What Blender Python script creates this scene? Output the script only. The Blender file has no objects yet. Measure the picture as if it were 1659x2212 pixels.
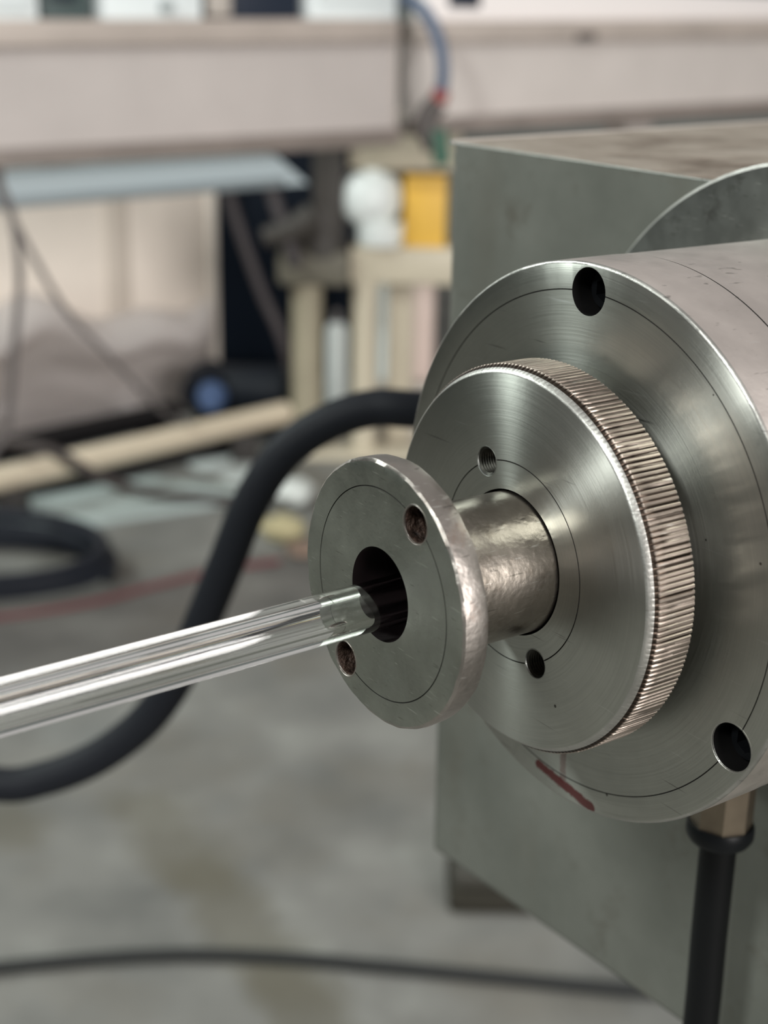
import bpy, bmesh, math, random
from mathutils import Vector, Matrix, noise
C = bpy.context.scene.collection
PI = math.pi

# ---------------------------------------------------------------- camera
ZC = 0.998
cam_d = bpy.data.cameras.new('camera')
cam = bpy.data.objects.new('camera', cam_d); C.objects.link(cam)
R_ = Vector((0.99981389, 0.00632505, 0.01822597))
U_ = Vector((-0.01929228, 0.32779269, 0.94455268))
F_ = Vector((0.0, 0.94472850, -0.32785371))
cam.matrix_world = Matrix(((R_.x, U_.x, -F_.x, 0), (R_.y, U_.y, -F_.y, 0), (R_.z, U_.z, -F_.z, ZC), (0, 0, 0, 1)))
cam_d.sensor_fit = 'VERTICAL'; cam_d.sensor_height = 36.0
cam_d.lens = 36.0 * 3067 / 2212
cam_d.clip_start = 0.01; cam_d.clip_end = 60
cam_d.dof.use_dof = True
cam_d.dof.focus_distance = 0.262
cam_d.dof.aperture_fstop = cam_d.lens / 3.6
bpy.context.scene.camera = cam

# ---------------------------------------------------------------- world, lamps, exposure
W = bpy.data.worlds.new('hall_light'); bpy.context.scene.world = W; W.use_nodes = True
bg = W.node_tree.nodes['Background']
bg.inputs['Color'].default_value = (1.0, 0.965, 0.935, 1); bg.inputs['Strength'].default_value = 0.41

def area_lamp(name, loc, target, sx, sy, power, col):
    d = bpy.data.lights.new(name, 'AREA'); d.shape = 'RECTANGLE'; d.size = sx; d.size_y = sy
    d.energy = power; d.color = col
    o = bpy.data.objects.new(name, d); C.objects.link(o); o.location = loc
    o.rotation_euler = (Vector(target) - Vector(loc)).to_track_quat('-Z', 'Y').to_euler()
    return o
area_lamp('lamp_window_left', (-2.6, 2.0, 2.9), (0, 0.25, 0.9), 0.50, 0.45, 78, (0.90, 1.0, 0.96))
area_lamp('lamp_ceiling_behind', (-1.7, -1.7, 3.0), (0, 0.25, 0.9), 0.55, 0.50, 94, (0.95, 1.0, 0.97))
area_lamp('lamp_fill_behind', (2.4, -2.4, 1.7), (-0.1, 2.9, 0.5), 2.4, 1.6, 200, (1.0, 0.965, 0.94))  # unseen area light added behind the camera to light the bench fronts

vs = bpy.context.scene.view_settings
vs.view_transform = 'Standard'; vs.look = 'None'; vs.exposure = 0.14; vs.gamma = 1.0; vs.use_curve_mapping = False

# ---------------------------------------------------------------- helpers
def srgb(r, g, b):
    f = lambda c: (c / 255 / 12.92) if c / 255 <= 0.04045 else ((c / 255 + 0.055) / 1.055) ** 2.4
    return (f(r), f(g), f(b), 1)

class NT:
    def __init__(s, name):
        s.m = bpy.data.materials.new(name); s.m.use_nodes = True
        s.t = s.m.node_tree; s.b = s.t.nodes['Principled BSDF']
    def n(s, kind, **kw):
        nd = s.t.nodes.new(kind)
        for k, v in kw.items():
            if k.startswith('i_'): nd.inputs[k[2:]].default_value = v
            else: setattr(nd, k, v)
        return nd
    def l(s, a, b): s.t.links.new(a, b)
    def math(s, op, a, b=None, clamp=False):
        nd = s.n('ShaderNodeMath', operation=op); nd.use_clamp = clamp
        for i, v in enumerate((a, b)):
            if v is None: continue
            if isinstance(v, (int, float)): nd.inputs[i].default_value = v
            else: s.l(v, nd.inputs[i])
        return nd.outputs[0]
    def coord(s): return s.n('ShaderNodeTexCoord').outputs['Object']
    def noise(s, scale, detail=3, rough=0.6, vec=None, scl=None):
        v = vec or s.coord()
        if scl:
            mp = s.n('ShaderNodeMapping'); mp.inputs['Scale'].default_value = scl; s.l(v, mp.inputs['Vector']); v = mp.outputs[0]
        nd = s.n('ShaderNodeTexNoise'); nd.inputs['Scale'].default_value = scale
        nd.inputs['Detail'].default_value = detail; nd.inputs['Roughness'].default_value = rough
        s.l(v, nd.inputs['Vector']); return nd.outputs['Fac']
    def ramp(s, fac, stops):
        nd = s.n('ShaderNodeValToRGB'); e = nd.color_ramp.elements
        while len(e) < len(stops): e.new(0.5)
        for i, (p, c) in enumerate(stops):
            e[i].position = p; e[i].color = c if not isinstance(c, (int, float)) else (c, c, c, 1)
        s.l(fac, nd.inputs['Fac']); return nd.outputs['Color']
    def mix(s, fac, a, b):
        nd = s.n('ShaderNodeMix', data_type='RGBA')
        for i, v in ((0, fac), (6, a), (7, b)):
            if isinstance(v, (int, float)): nd.inputs[i].default_value = v
            elif isinstance(v, tuple): nd.inputs[i].default_value = v
            else: s.l(v, nd.inputs[i])
        return nd.outputs[2]
    def bump(s, h, strength, dist, prev=None):
        nd = s.n('ShaderNodeBump'); nd.inputs['Strength'].default_value = strength; nd.inputs['Distance'].default_value = dist
        s.l(h, nd.inputs['Height'])
        if prev is not None: s.l(prev, nd.inputs['Normal'])
        return nd.outputs[0]
    def scratch(s, ang, scale, stretch, thr, vec):
        mp = s.n('ShaderNodeMapping'); mp.inputs['Rotation'].default_value = (ang, 0, 0); mp.inputs['Scale'].default_value = (1, 1, stretch)
        s.l(vec, mp.inputs['Vector'])
        nd = s.n('ShaderNodeTexNoise'); nd.inputs['Scale'].default_value = scale; nd.inputs['Detail'].default_value = 1.5
        s.l(mp.outputs[0], nd.inputs['Vector'])
        return s.math('MULTIPLY', s.math('SUBTRACT', nd.outputs['Fac'], thr), 12.0, clamp=True)
    def set(s, **kw):
        for k, v in kw.items():
            i = s.b.inputs[k.replace('_', ' ')]
            if hasattr(v, 'is_output'): s.l(v, i)
            else: i.default_value = v
        return s.m

def plain(name, col, rough=0.6, metal=0.0, var=0.0, scale=20, bump=0.0):
    t = NT(name)
    if max(col[:3]) < 0.03: t.set(Specular_IOR_Level=0.15)
    if var > 0:
        n = t.noise(scale, 4)
        d = tuple(c * (1 - var) for c in col[:3]) + (1,); h = tuple(min(1, c * (1 + var)) for c in col[:3]) + (1,)
        t.set(Base_Color=t.ramp(n, [(0.3, d), (0.7, h)]))
        if bump: t.set(Normal=t.bump(n, bump, 0.002))
    else: t.set(Base_Color=col)
    return t.set(Roughness=rough, Metallic=metal)

def turned(name, col, rough=0.33, aniso=0.85, ring=1.0, red=None, dings=0.25, warm=0.0):
    """turned steel face: concentric tool marks, anisotropic about local X"""
    t = NT(name); v = t.coord()
    sep = t.n('ShaderNodeSeparateXYZ'); t.l(v, sep.inputs[0])
    y2 = t.math('MULTIPLY', sep.outputs[1], sep.outputs[1]); z2 = t.math('MULTIPLY', sep.outputs[2], sep.outputs[2])
    r = t.math('SQRT', t.math('ADD', y2, z2))
    cb = t.n('ShaderNodeCombineXYZ'); t.l(t.math('MULTIPLY', r, 3500.0), cb.inputs[0])
    t.l(t.math('MULTIPLY', sep.outputs[1], 40.0), cb.inputs[1]); t.l(t.math('MULTIPLY', sep.outputs[2], 40.0), cb.inputs[2])
    rings = t.n('ShaderNodeTexNoise'); rings.inputs['Scale'].default_value = 1.0; rings.inputs['Detail'].default_value = 3
    t.l(cb.outputs[0], rings.inputs['Vector'])
    rf = rings.outputs['Fac']
    blot = t.noise(60, 4, 0.6, v); fine = t.noise(900, 2, 0.6, v)
    c1 = t.mix(t.ramp(blot, [(0.35, 0.0), (0.7, 1.0)]), tuple(x * 0.86 for x in col[:3]) + (1,), col)
    c2 = t.mix(t.math('MULTIPLY', t.ramp(rf, [(0.35, 0.0), (0.65, 1.0)]), 0.30), c1, tuple(x * 0.7 for x in col[:3]) + (1,))
    # small dark pits and nicks
    vo = t.n('ShaderNodeTexVoronoi'); vo.inputs['Scale'].default_value = 130.0; t.l(v, vo.inputs['Vector'])
    pit = t.math('MULTIPLY', t.math('LESS_THAN', vo.outputs['Distance'], 0.045), t.math('GREATER_THAN', t.noise(45, 2, 0.5, v), 0.52))
    c3 = t.mix(t.math('MULTIPLY', pit, 0.8), c2, srgb(40, 36, 32))
    if red:
        for (ya, za, yb, zb, wd, st) in red:
            dy, dz = yb - ya, zb - za; L2 = dy * dy + dz * dz
            py = t.math('SUBTRACT', sep.outputs[1], ya); pz = t.math('SUBTRACT', sep.outputs[2], za)
            u = t.math('DIVIDE', t.math('ADD', t.math('MULTIPLY', py, dy), t.math('MULTIPLY', pz, dz)), L2, clamp=True)
            ey = t.math('SUBTRACT', py, t.math('MULTIPLY', u, dy)); ez = t.math('SUBTRACT', pz, t.math('MULTIPLY', u, dz))
            d = t.math('SQRT', t.math('ADD', t.math('MULTIPLY', ey, ey), t.math('MULTIPLY', ez, ez)))
            d = t.math('ADD', d, t.math('MULTIPLY', t.math('SUBTRACT', t.noise(500, 3, 0.6, v), 0.5), wd * 1.2))
            k = t.math('SUBTRACT', 1.0, t.math('DIVIDE', d, wd), clamp=True)
            k = t.math('MULTIPLY', t.math('MULTIPLY', k, 2.5, clamp=True), st)
            c3 = t.mix(k, c3, srgb(104, 40, 42))
    c3 = t.mix(t.math('MULTIPLY', t.scratch(0.9, 60, 22, 0.715, v), 0.6), c3, srgb(60, 58, 54)); c3 = t.mix(t.math('MULTIPLY', t.scratch(2.4, 70, 20, 0.71, v), 0.5), c3, (0.6, 0.6, 0.58, 1))
    tg = t.n('ShaderNodeTangent', direction_type='RADIAL', axis='X')
    nrm = t.bump(rf, 0.10 * ring, 0.00012)
    nrm = t.bump(t.noise(160, 5, 0.65, v), dings, 0.0006, nrm)
    rr = t.math('ADD', t.math('MULTIPLY', t.math('SUBTRACT', rf, 0.5), 0.18), rough)
    return t.set(Base_Color=c3, Metallic=1.0, Roughness=rr, Anisotropic=aniso, Anisotropic_Rotation=0.25, Tangent=tg.outputs[0], Normal=nrm)

def worn(name, col, rough=0.34, dent=0.5, scale=220, stain=None, lo=0.75):
    """handled, dented bright steel"""
    t = NT(name); v = t.coord()
    n1 = t.noise(scale, 3, 0.55, v); n2 = t.noise(scale * 5, 3, 0.6, v); n3 = t.noise(70, 4, 0.6, v)
    c = t.mix(t.ramp(n3, [(0.35, 0.0), (0.7, 1.0)]), tuple(x * lo for x in col[:3]) + (1,), col)
    if stain: c = t.mix(t.ramp(t.noise(95, 5, 0.7, v), [(0.56, 0.0), (0.72, 0.8)]), c, stain)
    s1 = t.math('MAXIMUM', t.math('MAXIMUM', t.scratch(0.5, 160, 9, 0.70, v), t.scratch(2.1, 240, 8, 0.70, v)), t.scratch(2.8, 330, 6, 0.71, v)); s2 = t.math('MAXIMUM', t.scratch(1.3, 200, 10, 0.70, v), t.scratch(0.1, 280, 6, 0.70, v))
    c = t.mix(t.math('MULTIPLY', s1, 0.35), c, (0.78, 0.76, 0.72, 1)); c = t.mix(t.math('MULTIPLY', s2, 0.5), c, srgb(70, 68, 62))
    nb = t.bump(n2, dent * 0.5, 0.0004, t.bump(n1, dent, 0.0012))
    return t.set(Base_Color=c, Metallic=1.0, Roughness=t.math('ADD', t.math('MULTIPLY', n3, 0.2), rough - 0.1), Normal=nb)

def tag(o, label=None, cat=None, group=None, kind=None):
    if label: o['label'] = label
    if cat: o['category'] = cat
    if group: o['group'] = group
    if kind: o['kind'] = kind
    return o

def empty(name, loc, rz=0.0):
    o = bpy.data.objects.new(name, None); C.objects.link(o); o.location = loc; o.rotation_euler = (0, 0, rz)
    o.empty_display_size = 0.05
    return o

def obj(name, bm, mats, parent=None, smooth=35, scale=None, loc=None):
    if scale: bmesh.ops.scale(bm, vec=(scale,) * 3, verts=bm.verts)
    bmesh.ops.recalc_face_normals(bm, faces=bm.faces)
    me = bpy.data.meshes.new(name); bm.to_mesh(me); bm.free()
    for m in (mats if isinstance(mats, (list, tuple)) else [mats]): me.materials.append(m)
    if smooth is not None:
        for p in me.polygons: p.use_smooth = True
        me.set_sharp_from_angle(angle=math.radians(smooth))
    o = bpy.data.objects.new(name, me); C.objects.link(o)
    if parent: o.parent = parent
    if loc: o.location = loc
    return o

def lathe(prof, seg=128, closed=True, jit=None, mats=None):
    """revolve (x, r) points about X; r = 0 collapses to a pole; mats = material slot per profile segment"""
    bm = bmesh.new(); rings = []
    for k, (x, r) in enumerate(prof):
        if r < 1e-6: rings.append([bm.verts.new((x, 0, 0))]); continue
        rg = []
        for i in range(seg):
            A = 2 * PI * i / seg; dx = dr = 0
            if jit and k in jit:
                q = jit[k]; p = Vector((math.cos(A) * r, math.sin(A) * r, k * 3.7))
                dr = q * (noise.noise(p * 0.42) + 0.8 * noise.noise(p * 0.15)); dx = q * noise.noise(p * 0.35 + Vector((9, 2, 5)))
            rg.append(bm.verts.new((x + dx, (r + dr) * math.cos(A), (r + dr) * math.sin(A))))
        rings.append(rg)
    n = len(prof)
    for k in range(n if closed else n - 1):
        a, b = rings[k], rings[(k + 1) % n]; mi = mats[k] if mats else 0
        if len(a) == 1 and len(b) == 1: continue
        for i in range(seg):
            j = (i + 1) % seg
            if len(a) == 1: f = bm.faces.new((a[0], b[i], b[j]))
            elif len(b) == 1: f = bm.faces.new((a[i], b[0], a[j]))
            else: f = bm.faces.new((a[i], b[i], b[j], a[j]))
            f.material_index = mi
    return bm

def groove(r, w=0.26, d=0.22, x=0.0):
    return [(x, r - w / 2), (x + d, r - w * 0.2), (x + d, r + w * 0.2), (x, r + w / 2)]

def cut(o, holes, dark):
    """drill blind holes (x0, x1, y, z, r) along X (mm) into o"""
    bm = bmesh.new()
    for (x0, x1, y, z, r) in holes:
        b2 = lathe([(x0, 0), (x0, r), (x1, r), (x1, 0)], 48, False)
        for v in b2.verts: v.co += Vector((0, y, z))
        me = bpy.data.meshes.new('tmp'); b2.to_mesh(me); b2.free(); bm.from_mesh(me); bpy.data.meshes.remove(me)
    bmesh.ops.recalc_face_normals(bm, faces=bm.faces)
    bmesh.ops.scale(bm, vec=(0.001,) * 3, verts=bm.verts)
    me = bpy.data.meshes.new('cutter'); bm.to_mesh(me); bm.free(); me.materials.append(dark)
    co = bpy.data.objects.new('cutter', me); C.objects.link(co); co.parent = o.parent
    md = o.modifiers.new('drill', 'BOOLEAN'); md.operation = 'DIFFERENCE'; md.object = co; md.solver = 'EXACT'; md.material_mode = 'TRANSFER'
    bpy.context.view_layer.update()
    dg = bpy.context.evaluated_depsgraph_get()
    nm = bpy.data.meshes.new_from_object(o.evaluated_get(dg)); nm.name = o.name
    o.modifiers.clear(); o.data = nm
    for p in nm.polygons: p.use_smooth = True
    nm.set_sharp_from_angle(angle=math.radians(35))
    bpy.data.objects.remove(co)

def catmull(pts, n=10):
    P = [Vector(p) for p in pts]; P = [P[0] * 2 - P[1]] + P + [P[-1] * 2 - P[-2]]
    out = []
    for i in range(1, len(P) - 2):
        for k in range(n):
            t = k / n; a, b, c, d = P[i - 1], P[i], P[i + 1], P[i + 2]
            out.append(0.5 * ((2 * b) + (c - a) * t + (2 * a - 5 * b + 4 * c - d) * t * t + (3 * b - 3 * c + d - a) * t ** 3))
    out.append(P[-2]); return out

def tube_bm(pts, r, seg=14, n=10, closed=False, bm=None):
    bm = bm or bmesh.new(); P = catmull(pts, n) if n else [Vector(p) for p in pts]
    rings = []; nrm = None
    for i, p in enumerate(P):
        t = (P[min(i + 1, len(P) - 1)] - P[max(i - 1, 0)]).normalized()
        if nrm is None:
            nrm = t.orthogonal().normalized()
        nrm = (nrm - t * nrm.dot(t)).normalized(); b = t.cross(nrm)
        rr = r(i / (len(P) - 1)) if callable(r) else r
        rings.append([bm.verts.new(p + nrm * rr * math.cos(2 * PI * k / seg) + b * rr * math.sin(2 * PI * k / seg)) for k in range(seg)])
    for a, b in zip(rings, rings[1:]):
        for k in range(seg): bm.faces.new((a[k], a[(k + 1) % seg], b[(k + 1) % seg], b[k]))
    bm.faces.new(rings[0][::-1]); bm.faces.new(rings[-1]); return bm

def box_bm(x0, x1, y0, y1, z0, z1, bev=0.0, bm=None, rz=None, c=None, seg=2):
    b = bmesh.new()
    bmesh.ops.create_cube(b, size=1, matrix=Matrix.Translation(((x0 + x1) / 2, (y0 + y1) / 2, (z0 + z1) / 2)) @ Matrix.Diagonal((x1 - x0, y1 - y0, z1 - z0, 1)))
    if bev: bmesh.ops.bevel(b, geom=b.edges[:], offset=bev, segments=seg, affect='EDGES', profile=0.5)
    if bm is None: return b
    me = bpy.data.meshes.new('tmp'); b.to_mesh(me); b.free(); bm.from_mesh(me); bpy.data.meshes.remove(me); return bm

def zlathe(prof, seg=32):
    bm = lathe([(z, r) for r, z in prof], seg, False)
    bmesh.ops.rotate(bm, matrix=Matrix.Rotation(-PI / 2, 3, 'Y'), verts=bm.verts)   # X -> Z
    return bm

def prism_bm(poly, z0, z1):
    bm = bmesh.new(); lo = [bm.verts.new((x, y, z0)) for x, y in poly]; hi = [bm.verts.new((x, y, z1)) for x, y in poly]
    bm.faces.new(lo[::-1]); bm.faces.new(hi); n = len(poly)
    for i in range(n): bm.faces.new((lo[i], lo[(i + 1) % n], hi[(i + 1) % n], hi[i]))
    return bm

# ---------------------------------------------------------------- materials
STEEL = srgb(180, 180, 173)
m_face_big = turned('turned_steel_flange', STEEL, 0.35, 0.9, 1.0, red=[(0.0062, -0.0515, -0.0105, -0.0538, 0.0013, 0.9), (-0.0012, -0.0455, -0.0015, -0.0515, 0.0012, 0.45)], dings=0.06)
m_face_ring = turned('turned_steel_ring', STEEL, 0.35, 0.9, 1.0, dings=0.05)
m_face_small = worn('hammered_steel_face', srgb(160, 162, 153), 0.42, 0.22, 260)
m_rim = worn('hammered_bright_rim', srgb(170, 163, 157), 0.43, 0.34, 170, stain=srgb(150, 132, 122))
m_neck = worn('worn_sleeve_steel', srgb(160, 152, 143), 0.32, 0.28, 150, stain=srgb(110, 100, 88))
m_chamfer = worn('bright_chamfer', srgb(182, 180, 175), 0.42, 0.12, 420)
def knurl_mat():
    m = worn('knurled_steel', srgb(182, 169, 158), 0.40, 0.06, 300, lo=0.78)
    t = NT.__new__(NT); t.m = m; t.t = m.node_tree; t.b = m.node_tree.nodes['Principled BSDF']
    c = t.b.inputs['Base Color'].links[0].from_socket
    sep = t.n('ShaderNodeSeparateXYZ'); t.l(t.coord(), sep.inputs[0])
    r = t.math('SQRT', t.math('ADD', t.math('MULTIPLY', sep.outputs[1], sep.outputs[1]), t.math('MULTIPLY', sep.outputs[2], sep.outputs[2])))
    k = t.math('MULTIPLY', t.math('SUBTRACT', 0.03803, r), 4500.0, clamp=True)       # darker low in the grooves
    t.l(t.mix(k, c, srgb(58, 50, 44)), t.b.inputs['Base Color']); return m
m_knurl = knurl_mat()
m_drum = worn('drum_steel', srgb(224, 215, 209), 0.40, 0.10, 260, lo=0.9)
m_groove = plain('dark_groove', srgb(34, 32, 30), 0.7)  # near-black colour for groove faces, the drum joint and the spacer collar
m_hole = plain('dark_bore', srgb(16, 15, 15), 0.5, 0.0)  # near-black colour for the drilled hole walls
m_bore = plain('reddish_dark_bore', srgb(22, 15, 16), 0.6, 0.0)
m_rust = plain('rusty_hole_fill', srgb(66, 50, 42), 0.6, 0.4, 0.8, 420, 0.9)
m_screw = plain('black_oxide_screw', srgb(14, 15, 17), 0.4, 0.2)
m_thread = plain('thread_steel', srgb(56, 55, 51), 0.45, 1.0)

def plate_mat():
    t = NT('greasy_grey_plate'); v = t.coord()
    n = t.noise(18, 5, 0.6, v); n2 = t.noise(70, 4, 0.7, v); n3 = t.noise(9, 3, 0.6, v, (1, 2.2, 0.7))
    c = t.ramp(n, [(0.3, srgb(108, 110, 103)), (0.7, srgb(132, 133, 126))])
    c = t.mix(t.ramp(n2, [(0.57, 0.0), (0.76, 0.5)]), c, srgb(88, 81, 70))
    c = t.mix(t.ramp(n3, [(0.55, 0.0), (0.75, 0.45)]), c, srgb(104, 98, 86))
    return t.set(Base_Color=c, Metallic=0.6, Roughness=t.math('ADD', t.math('MULTIPLY', n, 0.14), 0.40), Normal=t.bump(n2, 0.08, 0.001))
m_plate = plate_mat()
def grease_mat():
    t = NT('brown_greasy_top'); v = t.coord()
    n = t.noise(30, 5, 0.65, v); n2 = t.noise(120, 4, 0.65, v)
    c = t.ramp(n, [(0.32, srgb(104, 90, 78)), (0.5, srgb(146, 134, 122)), (0.72, srgb(168, 158, 147))])
    return t.set(Base_Color=c, Metallic=0.35, Roughness=0.42, Normal=t.bump(n2, 0.5, 0.004, t.bump(n, 0.4, 0.006)))
m_grease = grease_mat()
m_edge = plain('lit_edge', srgb(222, 214, 206), 0.35, 0.8)
m_disc = worn('mounting_disc_steel', srgb(150, 152, 148), 0.42, 0.06, 200, stain=srgb(86, 84, 80))

# ================================================================ SETTING
FLOOR_TRAIL = [(-0.318, 1.66, -0.215, 1.50, 0.07), (-0.215, 1.50, -0.095, 1.30, 0.06), (-0.095, 1.30, -0.02, 1.10, 0.06), (-0.54, 1.62, -0.47, 1.60, 0.07)]
def floor_mat():
    t = NT('stained_concrete'); v = t.coord()
    n = t.noise(2.2, 5, 0.6, v); n2 = t.noise(5, 4, 0.55, v); n3 = t.noise(1.3, 3, 0.5, v, (2.0, 1.0, 1.0)); n4 = t.noise(60, 3, 0.6, v)
    c = t.ramp(n2, [(0.3, srgb(98, 98, 95)), (0.55, srgb(118, 117, 113)), (0.75, srgb(138, 138, 133))])
    c = t.mix(t.ramp(n, [(0.5, 0.0), (0.68, 0.7)]), c, srgb(106, 101, 92))
    c = t.mix(t.ramp(n3, [(0.6, 0.0), (0.75, 0.55)]), c, srgb(140, 146, 146))
    sep = t.n('ShaderNodeSeparateXYZ'); t.l(v, sep.inputs[0])      # an old brown spill trail
    for (ya, za, yb, zb, wd) in FLOOR_TRAIL:
        dy, dz = yb - ya, zb - za; L2 = dy * dy + dz * dz
        py = t.math('SUBTRACT', sep.outputs[0], ya); pz = t.math('SUBTRACT', sep.outputs[1], za)
        u = t.math('DIVIDE', t.math('ADD', t.math('MULTIPLY', py, dy), t.math('MULTIPLY', pz, dz)), L2, clamp=True)
        ey = t.math('SUBTRACT', py, t.math('MULTIPLY', u, dy)); ez = t.math('SUBTRACT', pz, t.math('MULTIPLY', u, dz))
        d = t.math('ADD', t.math('SQRT', t.math('ADD', t.math('MULTIPLY', ey, ey), t.math('MULTIPLY', ez, ez))), t.math('MULTIPLY', t.math('SUBTRACT', t.noise(14, 3, 0.6, v), 0.5), wd * 1.3))
        k = t.math('MULTIPLY', t.math('SUBTRACT', 1.0, t.math('DIVIDE', d, wd), clamp=True), 1.6, clamp=True)
        c = t.mix(t.math('MULTIPLY', k, 0.6), c, srgb(92, 88, 76))
    return t.set(Base_Color=c, Roughness=0.62, Specular_IOR_Level=0.3, Normal=t.bump(n4, 0.15, 0.002))
b = bmesh.new(); bmesh.ops.create_grid(b, x_segments=1, y_segments=1, size=1, matrix=Matrix.Translation((0, 1.4, 0)) @ Matrix.Diagonal((6, 5.6, 1, 1)))
tag(obj('floor', b, floor_mat(), smooth=None), kind='structure')
m_wall = plain('grey_green_wall', srgb(118, 126, 124), 0.8, 0, 0.15, 1.5)
tag(obj('wall_back', box_bm(-6, 6, 6.9, 7.05, 0, 3.6), m_wall, smooth=None), kind='structure')
for nm, q in (('wall_left', (-6.1, -6, -4.2, 7.05)), ('wall_right', (6, 6.1, -4.2, 7.05)), ('wall_front', (-6, 6, -4.3, -4.2))):
    tag(obj(nm, box_bm(q[0], q[1], q[2], q[3], 0, 3.6), m_wall, smooth=None), kind='structure')

# ================================================================ HEADSTOCK (local mm; X = spindle axis going away from the camera side)
AX = 0.90
ORG = (-0.000527, 0.236949, AX); YAW = math.radians(35.11685)
head = empty('lathe_headstock', ORG, YAW)
tag(head, 'grey steel headstock with stacked round flanges and a knurled ring holding the glass tube', 'machine')
MM = 0.001

# housing box, slightly skewed like the photographed one
bm = bmesh.new()
fr = [(117.5, 137.7, 65.1), (117.5, -190, 61.0), (117.5, -190, -150.0), (117.5, 136.5, -165.0)]
bk = [(420, 185.0, 65.1), (420, -190, 61.0), (420, -190, -150.0), (420, 184.0, -165.0)]
vf = [bm.verts.new(p) for p in fr]; vb = [bm.verts.new(p) for p in bk]
bm.faces.new(vf); bm.faces.new(vb[::-1])
for i in range(4): bm.faces.new((vf[i], vb[i], vb[(i + 1) % 4], vf[(i + 1) % 4]))
bm.edges.ensure_lookup_table()
ed = [e for e in bm.edges if {e.verts[0], e.verts[1]} == {vf[0], vf[3]}]
ed2 = [e for e in bm.edges if {e.verts[0], e.verts[1]} == {vf[2], vf[3]}]
bmesh.ops.bevel(bm, geom=ed, offset=5, segments=5, affect='EDGES', profile=0.5)
bmesh.ops.bevel(bm, geom=[e for e in bm.edges if max(v.co.z for v in e.verts) < -140 and max(v.co.x for v in e.verts) < 123 and abs(e.verts[0].co.y - e.verts[1].co.y) > 50 and min(v.co.x for v in e.verts) < 117.6], offset=2.5, segments=3, affect='EDGES', profile=0.5)
housing = obj('housing', bm, m_plate, head, 40, MM)
# brown greasy cover lying on the box; bright strip paints the light caught by its left edge
bm = bmesh.new()
def top_z(y): return 61.0 + (65.1 - 61.0) * (y + 190) / 327.7
poly = [(118.3, 137.0), (420, 184.0), (420, -189), (118.3, -189)]
lo = [bm.verts.new((x, y, top_z(min(y, 137.7)) - 0.3)) for x, y in poly]; hi = [bm.verts.new((x, y, top_z(min(y, 137.7)) + 0.35)) for x, y in poly]
bm.faces.new(lo[::-1]); bm.faces.new(hi)
for i in range(4): bm.faces.new((lo[i], lo[(i + 1) % 4], hi[(i + 1) % 4], hi[i]))
tag(obj('top_cover', bm, m_grease, head, None, MM), 'brown greasy top surface')
bm = tube_bm([(118, 137.0, 65.2), (200, 149.7, 65.2), (300, 165.3, 65.3), (420, 184.0, 65.3)], 0.8, 8, 4)
tag(obj('edge_strip', bm, m_edge, head, 60, MM), 'bright strip for the lit top edge')
bm = tube_bm([(117.7, 136.5, 65.1), (117.7, 80, 64.5), (117.7, 0, 63.5), (117.7, -120, 62.0)], 0.26, 8, 4)
obj('edge_strip', bm, m_disc, head, 60, MM)  # thin strip standing in for the highlight along the front top edge

# mounting disc and drum
obj('mounting_disc', lathe([(109.5, 0), (109.5, 71.2), (110.3, 72.05), (117.6, 72.05), (117.6, 0)], 192, False, mats=[0, 1, 1, 0]), [m_disc, m_chamfer], head, 30, MM)
obj('drum', lathe([(62.75, 0), (62.75, 55.6), (62.85, 55.95), (109.6, 55.95), (109.6, 0)], 192, False, mats=[1, 1, 0, 0]), [m_drum, m_groove], head, 30, MM)
# big front flange
P = [(46.6, 0)] + groove(50.6, 0.24, 0.2, 46.6) + [(46.6, 55.45), (46.85, 55.85), (47.3, 56.05), (62.3, 56.05), (62.4, 55.5), (62.4, 0)]
mt = [0, 1, 1, 1, 0, 2, 2, 3, 1, 1]
big = obj('face_flange', lathe(P, 256, False, jit={5: 0.05, 6: 0.04}, mats=mt), [m_face_big, m_groove, m_chamfer, m_drum], head, 30, MM)
HB = [(50.66 * math.cos(math.radians(A)), 50.66 * math.sin(math.radians(A))) for A in (89.6, 208.7, 329)]
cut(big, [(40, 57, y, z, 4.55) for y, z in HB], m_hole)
def socket_screw(y, z):
    R, r, n = 4.05, 2.1, 48; bm = bmesh.new()
    def hexr(A): return r / math.cos(((A + PI / 6) % (PI / 3)) - PI / 6)
    ring = lambda x, fr: [bm.verts.new((x, y + fr(2 * PI * i / n) * math.cos(2 * PI * i / n), z + fr(2 * PI * i / n) * math.sin(2 * PI * i / n))) for i in range(n)]
    L = [ring(56.95, lambda A: R), ring(51.2, lambda A: R), ring(50.6, lambda A: R - 0.5), ring(50.6, hexr), ring(54.2, hexr)]
    for a, c in zip(L, L[1:]):
        for i in range(n): bm.faces.new((a[i], c[i], c[(i + 1) % n], a[(i + 1) % n]))
    bm.faces.new(L[-1]); bm.faces.new(L[0][::-1])
    return obj('socket_screw', bm, m_screw, big, 30, MM)
def hole_edge(x0, y, z, r, w, mat, par, q=0.0):
    b2 = lathe([(x0 - 0.03, r + w), (x0 - 0.05, r + w * 0.6), (x0 + 0.12, r - 0.03), (x0 + 0.3, r - 0.04), (x0 + 0.3, r + w)], 40, jit={0: q, 1: q, 2: q * 0.5} if q else None)
    for v in b2.verts: v.co += Vector((0, y, z))
    return obj('hole_edge', b2, mat, par, 40, MM)
for y, z in HB:
    socket_screw(y, z)
for y, z in HB[1:]: hole_edge(46.6, y, z, 4.55, 0.3, m_chamfer, big)

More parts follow.
